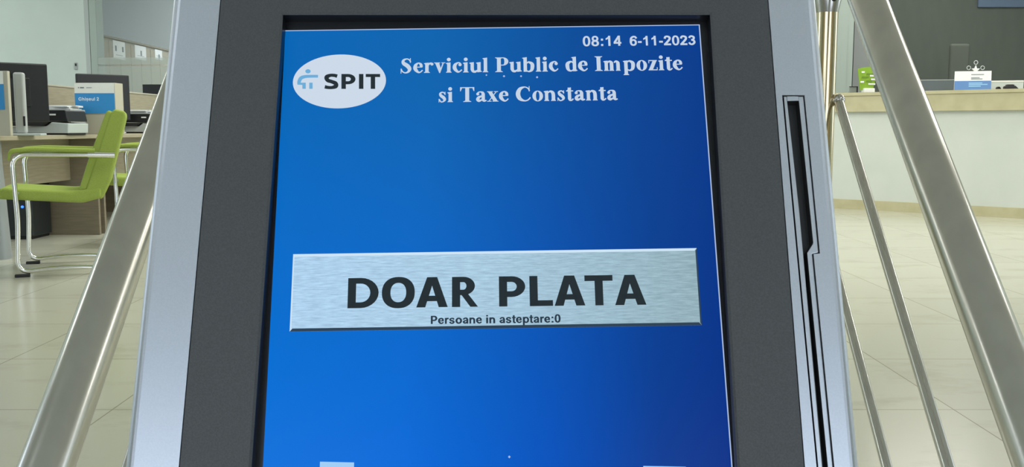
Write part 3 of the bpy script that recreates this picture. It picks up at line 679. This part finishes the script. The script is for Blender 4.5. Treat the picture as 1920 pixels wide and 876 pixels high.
# loose sheets leaning up behind each printer
def sheets(c, w, d, z, label, n=4):
    mb = MB(); rnd = random.Random(int(c[0]*1000))
    for k in range(n):
        R_ = Matrix.Rotation(rnd.uniform(-.18, .18), 3, 'Z')
        mb.box((c[0]+rnd.uniform(-.02, .02), c[1]+rnd.uniform(-.015, .015), z+.004+k*.0075), (w, d, .006), 0, mtx=R_)
    return tag(mb.build('paper_stack', 'paper'), label, 'papers')
def tray(c, label):
    t = thing('paper_tray', label, 'tray', (c[0], c[1], .75), 'grey paper trays on the desks')
    MB().box((c[0], c[1], .755), (.30, .24, .01), .002).box((c[0], c[1], .925), (.30, .24, .01), .002).box((c[0]-.145, c[1], .84), (.01, .24, .165), .002).box((c[0]+.145, c[1], .84), (.01, .24, .165), .002).build('shelf', 'greyplastic', t)
    return t
pc_ = at_y(107, 200, 7.06); tray((pc_.x, 7.06), 'grey two-level paper tray behind the near printer')
sheets((pc_.x, 7.06), .27, .20, .9302, 'loose white sheets on the paper tray behind the near printer')
pe_ = at_y(258, 200, 8.9); tray((pe_.x, 8.9), 'grey two-level paper tray behind the far printer')
sheets((pe_.x, 8.9), .27, .20, .9302, 'loose white sheets on the paper tray behind the far printer')
# tan low partition along the clerk side
lp = thing('low_partition', 'long tan low partition behind the desks, below the white wall', 'partition', (-3.95, 9.4, 0))
MB().box((-3.95, 9.35, .575), (.04, 4.2, 1.15), .004).build('board', 'wood', lp)
MB().box((-3.95, 9.35, 1.158), (.05, 4.2, .016), .003).build('cap_rail', 'cream', lp)
fm = thing('computer_monitor', 'small black monitor top above the tan partition at the kiosk edge', 'monitor', (at_y(286, 165, 11.0).x, 11.0, 0), 'monitors on the desks')
f0 = at_y(286, 160, 11.0)
MB().box((f0.x, 11.0, f0.z-.13), (.22, .03, .28), .006).build('screen_back', 'black', fm)
MB().box((f0.x, 11.03, .55), (.06, .05, 1.0), .006).build('stand', 'greyplastic', fm)
MB().box((f0.x, 11.02, .03), (.2, .25, .06), .006).build('base', 'blackmatte', fm)
# computer under the near desk
tw = at_y(98, 440, 7.13); tx = tw.x
pc = thing('computer_tower', 'black computer tower with a blue light on the floor under the near desk', 'computer', (tx-.115, 7.0, 0))
MB().box((tx-.115, 6.99, .222), (.23, .28, .40), .006).build('case', 'tower', pc)
MB().box((tx-.115, 7.0, .011), (.19, .26, .022), .003).build('foot', 'blackmatte', pc)
lz = at_y(42, 388, 6.85)
MB().sphere((lz.x, 6.848, lz.z), (.011, .004, .009)).build('power_light', 'led', pc)
# light switch on the white wall
sw = at_y(143, 124, BACK)
t = thing('light_switch', 'small grey light switch on the white back wall', 'switch', (sw.x, BACK, sw.z))
MB().box((sw.x, BACK-.006, sw.z), (.032, .012, .085), .003).build('plate', 'greymetal', t)
MB().box((sw.x, BACK-.014, sw.z+.015), (.018, .006, .03), .001).build('rocker', 'blackmatte', t)
# filing cabinets in the back room, their fronts facing the aisle
CX = at_y(181, 66, BACK+.25).x; CH = at_y(181, 66, BACK+.25).z
cabl = ['tan cabinet nearest the glass partition, without a notice', 'tan cabinet behind glass carrying the largest white notice', 'tan cabinet behind glass carrying the middle white notice', 'tan cabinet behind glass at the kiosk edge, with the last notice']
ys = [BACK+.25+.72*k for k in range(5)]
for k in range(4):
    y0, y1 = ys[k], ys[k+1]; cy = (y0+y1)/2
    t = thing('filing_cabinet', cabl[k], 'cabinet', (CX-.225, cy, 0), 'tan cabinets behind the glass')
    MB().box((CX-.235, cy, CH/2), (.43, y1-y0-.004, CH), .004).build('body', 'cabinet', t)
    MB().box((CX-.225, cy, CH+.0125), (.47, y1-y0-.002, .025), .004).build('top_board', 'wood_dark', t)
    for s in (-1, 1):
        d = MB().box((CX-.01, cy+s*(y1-y0)/4, CH/2), (.02, (y1-y0)/2-.012, CH-.06), .003).build('door', 'cabinet', t)
        MB().box((CX+.008, cy+s*.03, CH*.52), (.016, .012, .12), .003).build('handle', 'greymetal', d)
npx = [(223, 245, 80, 111), (263, 283.5, 90, 112), (300, 313, 97, 112)]
nl = ['white notice with two dark marks, leftmost on the tan cabinets', 'white notice with one dark mark, middle one on the tan cabinets', 'white notice half cut by the kiosk edge, on the last tan cabinet']
for k, (a, b, yt, yb) in enumerate(npx):
    ya, yb_ = CX*F_PX/(a-960), CX*F_PX/(b-960); zt = CH-.015; zb = at_y((a+b)/2, yb, (ya+yb_)/2).z
    n = MB().box((CX+.0015, (ya+yb_)/2, (zt+zb)/2), (.002, yb_-ya, zt-zb))
    for s in ((-.28, .3) if k == 0 else (0.05,)):
        n.box((CX+.003, (ya+yb_)/2+s*(yb_-ya), zt-.10), (.001, .05, .07), mi=1)
    n.box((CX+.003, (ya+yb_)/2, zb+.05), (.001, (yb_-ya)*.6, .008), mi=2)
    tag(n.build('paper_notice', ['paper', 'greytext', 'greymetal']), nl[k], 'notice', 'notices on the tan cabinets')

# ================================================================== GREEN CHAIRS
def chair(loc, yaw, label):
    root = bpy.data.objects.new('visitor_chair', None); COL.objects.link(root); root.empty_display_size = .05
    tag(root, label, 'chair', 'green visitor chairs')
    W = .54; h = W/2
    side = lambda x, z, y: Vector((x, y, z))
    seat = MB().prism([(-.085, .42), (.33, .388), (.43, .415), (.43, .475), (.28, .455), (-.06, .482), (-.095, .46)], side, (-h+.035, h-.035), .020, seg=4)
    seat.build('seat', 'green', root)
    back = MB().prism([(.335, .425), (.43, .405), (.475, .50), (.572, .86), (.568, .89), (.515, .902), (.487, .875), (.372, .53)], side, (-h+.045, h-.045), .014, seg=4)
    bo = back.build('backrest', 'green', root)
    cu = MB().prism([(.312, .455), (.35, .455), (.41, .60), (.505, .875), (.490, .897), (.470, .888), (.360, .60)], side, (-h+.05, h-.05), .012, seg=4)
    cu.build('back_cushion', 'green', root)
    zr = .0125
    def half(s): return [(.50, s*h, .650), (.0, s*h, .658), (.012, s*h, .30), (-.002, s*h, .022), (.16, s*h, .040), (.34, s*h, .040), (.52, s*h, .0155)]
    path = fillet(half(-1), .075, 8) + fillet(half(1)[::-1], .075, 8)
    path = fillet(half(-1)+half(1)[::-1], .075, 8)
    fr_ = MB().tube(path, .0128, 14)
    fr_.build('tube_frame', 'chrome', root)
    for s in (-1, 1):
        ap = fillet([(-.016, s*h, .625), (-.008, s*h, .676), (.10, s*h, .685), (.405, s*h, .674)], .085, 8)
        n = len(ap)
        MB().tube(ap, [.006+.007*min(1, i/6) for i in range(n)], 14).build('armrest', 'green', root)
        MB().tube([(.37, s*h, .653), (.505, s*h, .651)], .0165, 14).build('arm_bracket', 'chrome', root)
        MB().box((.02, s*h, .008), (.075, .026, .016), .004).build('foot_glide', 'blackmatte', root)
        MB().cyl((.012, s*h, .45), (.012, s*(h-.05), .45), .009).build('seat_mount', 'greymetal', root)
    root.location = loc; root.rotation_euler = (0, 0, yaw)
    return root
def dup_tree(o, parent=None):
    c = o.copy(); COL.objects.link(c)
    if parent is not None: c.parent = parent
    for ch in list(o.children): dup_tree(ch, c)
    return c
yaw = math.radians(21)
c1 = chair((-2.747, 5.351, 0), yaw, 'lime green visitor chair in full view on a chrome frame, nearest the viewer')
c2 = dup_tree(c1); c2.location = (-2.70, 6.62, 0); c2.rotation_euler = (0, 0, math.radians(14))
c2['label'] = 'lime green visitor chair mostly hidden behind the left steel handrail'

# ================================================================== RIGHT: RECEPTION COUNTER
g0, g1 = at_z(1571, 390.7, 0), at_z(1920, 410.5, 0)
dirc = Vector((g1.x-g0.x, g1.y-g0.y)).normalized(); nin = Vector((-dirc.y, dirc.x))     # inward (away from the lobby)
if nin.y < 0: nin = -nin
def cpt(s, d):                       # s along the front, d behind the front line; bends gently at the far ends
    p = Vector((g0.x, g0.y))+dirc*s+nin*d
    k = 0.030*max(0, -s)**2 + 0.030*max(0, s-1.7)**2
    return Vector((p.x+nin.x*k, p.y+nin.y*k))
SS = [-2.2+.25*k for k in range(23)]
def cband(d0, d1, z0, z1, mb=None):
    mb = mb or MB(); V = []; Fc = []
    for s in SS:
        for d, z in ((d0, z0), (d0, z1), (d1, z1), (d1, z0)):
            p = cpt(s, d); V.append((p.x, p.y, z))
    for i in range(len(SS)-1):
        for k in range(4): Fc.append((4*i+k, 4*i+(k+1) % 4, 4*i+4+(k+1) % 4, 4*i+4+k))
    Fc += [(3, 2, 1, 0), tuple(4*(len(SS)-1)+k for k in range(4))]
    return mb.add(V, Fc)
ztop = (at_y(1640, 173.3, cpt(.25, 0).y)).z; zb1 = at_y(1640, 209.5, cpt(.25, 0).y).z; zbb = at_y(1640, 375.5, cpt(.25, 0).y).z
ctr = thing('reception_counter', 'long white reception counter with a beige marble top band and plinth', 'counter', (g0.x+1.2, g0.y-.3, 0))
cband(.012, .55, .05, zb1).build('body', 'counterw', ctr)
cband(0, .03, 0, zbb).build('plinth', 'marble', ctr)
cband(-.03, .58, zb1, ztop-.03).build('marble_band', 'marble', ctr)
cband(-.042, .60, ztop-.03, ztop).build('counter_top', 'marble', ctr)

def on_counter(px, d):               # point on the counter top, d metres behind its front edge, at this bearing
    s0 = -2.0
    best = min((abs((lambda p: 960+F_PX*p.x/p.y*CP/1.0)(cpt(s0+.01*k, d)) - px), k) for k in range(420))
    return cpt(s0+.01*best[1], d)
ang = math.atan2(dirc.y, dirc.x)
def loc_frame(p, yaw):
    R_ = Matrix.Rotation(yaw, 3, 'Z')
    return (lambda x, y, z: Vector((p.x, p.y, ztop)) + R_ @ Vector((x, y, 0)) + Vector((0, 0, z))), R_
PXM = lambda p: p.y/F_PX             # metres per picture unit at that distance
# folded card with a white upper and a blue lower half
p = on_counter(1809, .035); k = PXM(p); T, R_ = loc_frame(p, ang*.42)
t = thing('card_sign', 'folded desk card, white above and blue below, on the counter under the star', 'sign', (p.x, p.y, ztop))
w_, h_ = 62*k, 34*k
MB().prism([(-.02, 0), (-.016, 0), (.002, h_), (.02, 0), (.024, 0), (.004, h_+.003), (-.001, h_+.003)], lambda y, z, x: T(x, y-.0, z), (-w_/2, w_/2)).build('card', 'paper', t)
sl = lambda z: -.0200+.018*(z/h_)-.0008
def patch(mb, x0, x1, z0, z1, mi, e=0): mb.add([T(x0, sl(z0)-e, z0), T(x1, sl(z0)-e, z0), T(x1, sl(z1)-e, z1), T(x0, sl(z1)-e, z1)], [(0, 1, 2, 3)], mi)
pr = MB(); patch(pr, -w_/2, w_/2, 0, h_*.49, 0)
for (z, x0, x1, mi) in ((.83, -.05, .30, 1), (.66, -.05, .18, 1), (.59, -.05, .26, 1), (.37, -.11, .26, 2), (.29, -.11, .40, 2), (.20, -.11, .22, 2)):
    patch(pr, x0*w_, x1*w_, z*h_-.004, z*h_+.004, mi, .0006)
pr.build('print', ['cardblue', 'greymetal', 'lightblue'], t)
# clear star ornament standing behind the card
p2 = on_counter(1813, .14); T2, R2 = loc_frame(p2, 0); k2 = PXM(p2)
t = thing('star_ornament', 'clear silver star ornament standing behind the folded card', 'ornament', (p2.x, p2.y, ztop))
zc = 37*k2
star = [( (.040 if i % 2 == 0 else .017)*math.sin(i*math.pi/5), zc+(.040 if i % 2 == 0 else .017)*math.cos(i*math.pi/5)*1.15) for i in range(10)]
MB().prism(star, lambda x, z, y: T2(x, y, z), (-.008, .008), .002).build('star', 'paper', t)
for i in range(5):
    wr = MB()
    a = i*2*math.pi/5; c = Vector((.066*math.sin(a), .066*math.cos(a)*1.05)); r_ = .017
    wr.tube([T2(c.x+r_*math.cos(b_), .0, zc+c.y+r_*math.sin(b_)) for b_ in [2*math.pi*j/14 for j in range(15)]], .0035, 8)
    wr.build('wire_loop', 'acrylic', t)
MB().cyl(T2(0, 0, .008), T2(0, 0, zc-.035), .010).cyl(T2(0, 0, 0), T2(0, 0, .008), .05).build('stand', 'acrylic', t)
# green leaflet in a clear holder
p3 = on_counter(1614, .10); T3, R3 = loc_frame(p3, .12); k3 = PXM(p3)
t = thing('leaflet_holder', 'bright green leaflet in a white-footed holder at the left end of the counter', 'leaflet', (p3.x, p3.y, ztop))
w3, h3 = 40*k3, 47*k3
nn = 10; fr_p = []
for i in range(nn+1):
    x = -w3/2+w3*i/nn; fr_p.append((x, .02*math.cos(math.pi*(i/nn-.5))))
lf = MB(); V = []; Fc = []
for i, (x, y) in enumerate(fr_p):
    n_ = i/nn
    V += [T3(x*.62, -y, .0+.024), T3(x, -y-.02, h3*(.93+.07*math.sin(n_*math.pi)))]
    V += [T3(x*.62, -y+.006, .024), T3(x, -y-.014, h3*(.93+.07*math.sin(n_*math.pi)))]
for i in range(nn):
    a = 4*i; Fc += [(a, a+4, a+5, a+1), (a+2, a+3, a+7, a+6), (a+1, a+5, a+7, a+3), (a, a+2, a+6, a+4)]
Fc += [(0, 1, 3, 2), (4*nn, 4*nn+2, 4*nn+3, 4*nn+1)]
lf.add(V, Fc)
for (fx0, fx1, z, mi) in ((-.34, -.2, .80, 1), (-.1, .34, .72, 2), (-.3, .0, .60, 2), (.05, .4, .66, 1), (.12, .42, .52, 1), (-.36, -.2, .42, 1), (-.1, .2, .44, 2), (.0, .38, .34, 1)):
    yy = lambda f: -.02*math.cos(math.pi*f)-.004-.02*z*1.0
    lf.add([T3(fx0*w3, yy(fx0), z*h3-.008), T3(fx1*w3, yy(fx1), z*h3-.008), T3(fx1*w3, yy(fx1), z*h3+.008), T3(fx0*w3, yy(fx0), z*h3+.008)], [(0, 1, 2, 3)], mi)
lf.build('leaflet', ['plant', 'paper', mat('leaf_dark', (.13, .25, .02), .6)], t)
MB().box(T3(.012, -.01, .022), (.11, .07, .044), .008, mtx=R3).build('foot', 'paper', t)
# small dark frame left of it
p4 = on_counter(1589, .12); T4, R4 = loc_frame(p4, 0); k4 = PXM(p4)
t = thing('picture_stand', 'small dark picture-frame stand left of the green leaflet', 'frame', (p4.x, p4.y, ztop))
MB().box(T4(0, 0, .033), (15*k4, .012, .066), .002, mtx=R4).build('backing', 'greymetal', t)
MB().box(T4(7*k4, -.006, .033), (2*k4, .014, .066), 0, mtx=R4).box(T4(0, -.006, .063), (15*k4, .014, .006), 0, mtx=R4).box(T4(0, .02, .008), (.06, .04, .016), .002, mtx=R4).build('rim', 'blackmatte', t)
# low slate screen and pale letter tray behind the front items
p5 = on_counter(1735, .30); T5, R5 = loc_frame(p5, ang*.30)
t = thing('counter_screen', 'low slate grey screen on the counter left of the folded card', 'screen', (p5.x, p5.y, ztop))
k5 = PXM(p5)
MB().box(T5(-.02, 0, .055), (120*k5, .02, .11), .002, mtx=R5).build('board', mat('slate', (.10, .125, .14), .5), t)
MB().box(T5(-.02, 0, .1125), (120*k5, .024, .005), 0, mtx=R5).build('edge', 'palegrey', t)
p6 = on_counter(1856, .33); T6, R6 = loc_frame(p6, ang*.36); k6 = PXM(p6)
t = thing('letter_tray', 'pale grey letter tray on the counter behind the black telephone', 'tray', (p6.x, p6.y, ztop))
wt = 92*k6
MB().box(T6(-.02, .0, .045), (wt, .012, .09), .002, mtx=R6).box(T6(-.02, .11, .004), (wt, .22, .008), 0, mtx=R6).box(T6(-.02-wt/2+.006, .11, .04), (.012, .22, .08), 0, mtx=R6).box(T6(-.02+wt/2-.006, .11, .04), (.012, .22, .08), 0, mtx=R6).build('tray_body', 'palegrey', t)
MB().box(T6(-.02, -.004, .083), (wt, .010, .010), 0, mtx=R6).build('rim', 'white', t)
p7 = on_counter(1880, .06); T7, R7 = loc_frame(p7, ang*.36)
t = thing('desk_phone', 'black telephone lying on the counter in front of the pale tray', 'telephone', (p7.x, p7.y, ztop))
MB().prism([(-.050, .0), (.065, .0), (.045, .020), (.035, .030), (-.042, .030), (-.051, .022)], lambda x, z, y: T7(x, y, z), (-.03, .05), .005).build('body', 'blackmatte', t)
MB().tube([T7(-.04, .0, .032), T7(-.025, .0, .036), T7(.018, .0, .036), T7(.03, .0, .032)], .007, 10).build('handset', 'black', t)
p8 = on_counter(1857, .07); T8, R8 = loc_frame(p8, 0)
tag(MB().prism([(-.016, 0), (.016, 0), (.018, .008), (.006, .024), (-.006, .026), (-.018, .012)], lambda x, z, y: T8(x, y, z), (-.015, .02), .003).build('stapler', 'black'), 'tiny black stapler on the counter between card and telephone', 'stapler')
p9 = on_counter(1890, .02); 
# wall items behind the counter
b0, b1 = at_y(1832, 14, RW), at_y(1990, 14, RW)
tag(MB().box(((b0.x+b1.x)/2, RW-.015, b0.z+.45), (b1.x-b0.x, .03, .9), .004).build('wall_board', 'bluepanel'), 'slate blue board high on the dark wall behind the counter', 'board')
d0, d1 = at_y(1781, 82, 11.2), at_y(1818, 82, 11.2)
t = thing('office_chair', 'dark office chair back rising behind the star and folded card', 'chair', ((d0.x+d1.x)/2, 11.2, 0))
cx = (d0.x+d1.x)/2
MB().box((cx, 11.2, d0.z-.33), (d1.x-d0.x, .06, .66), .03, seg=4).build('backrest', mat('dark_mesh', (.085, .098, .085), .9), t)
MB().box((cx, 11.45, .48), (.46, .46, .08), .03, seg=3).build('seat', 'blackmatte', t)
MB().cyl((cx, 11.45, .08), (cx, 11.45, .45), .03).cyl((cx, 11.23, .50), (cx, 11.23, .9), .02).build('column', 'blackmatte', t)
fb_ = MB()
for i in range(5):
    a = i*2*math.pi/5; fb_.tube([(cx, 11.45, .09), (cx+.28*math.cos(a), 11.45+.28*math.sin(a), .05)], [.025, .015], 10).sphere((cx+.28*math.cos(a), 11.45+.28*math.sin(a), .028), .028)
fb_.build('star_base', 'blackmatte', t)
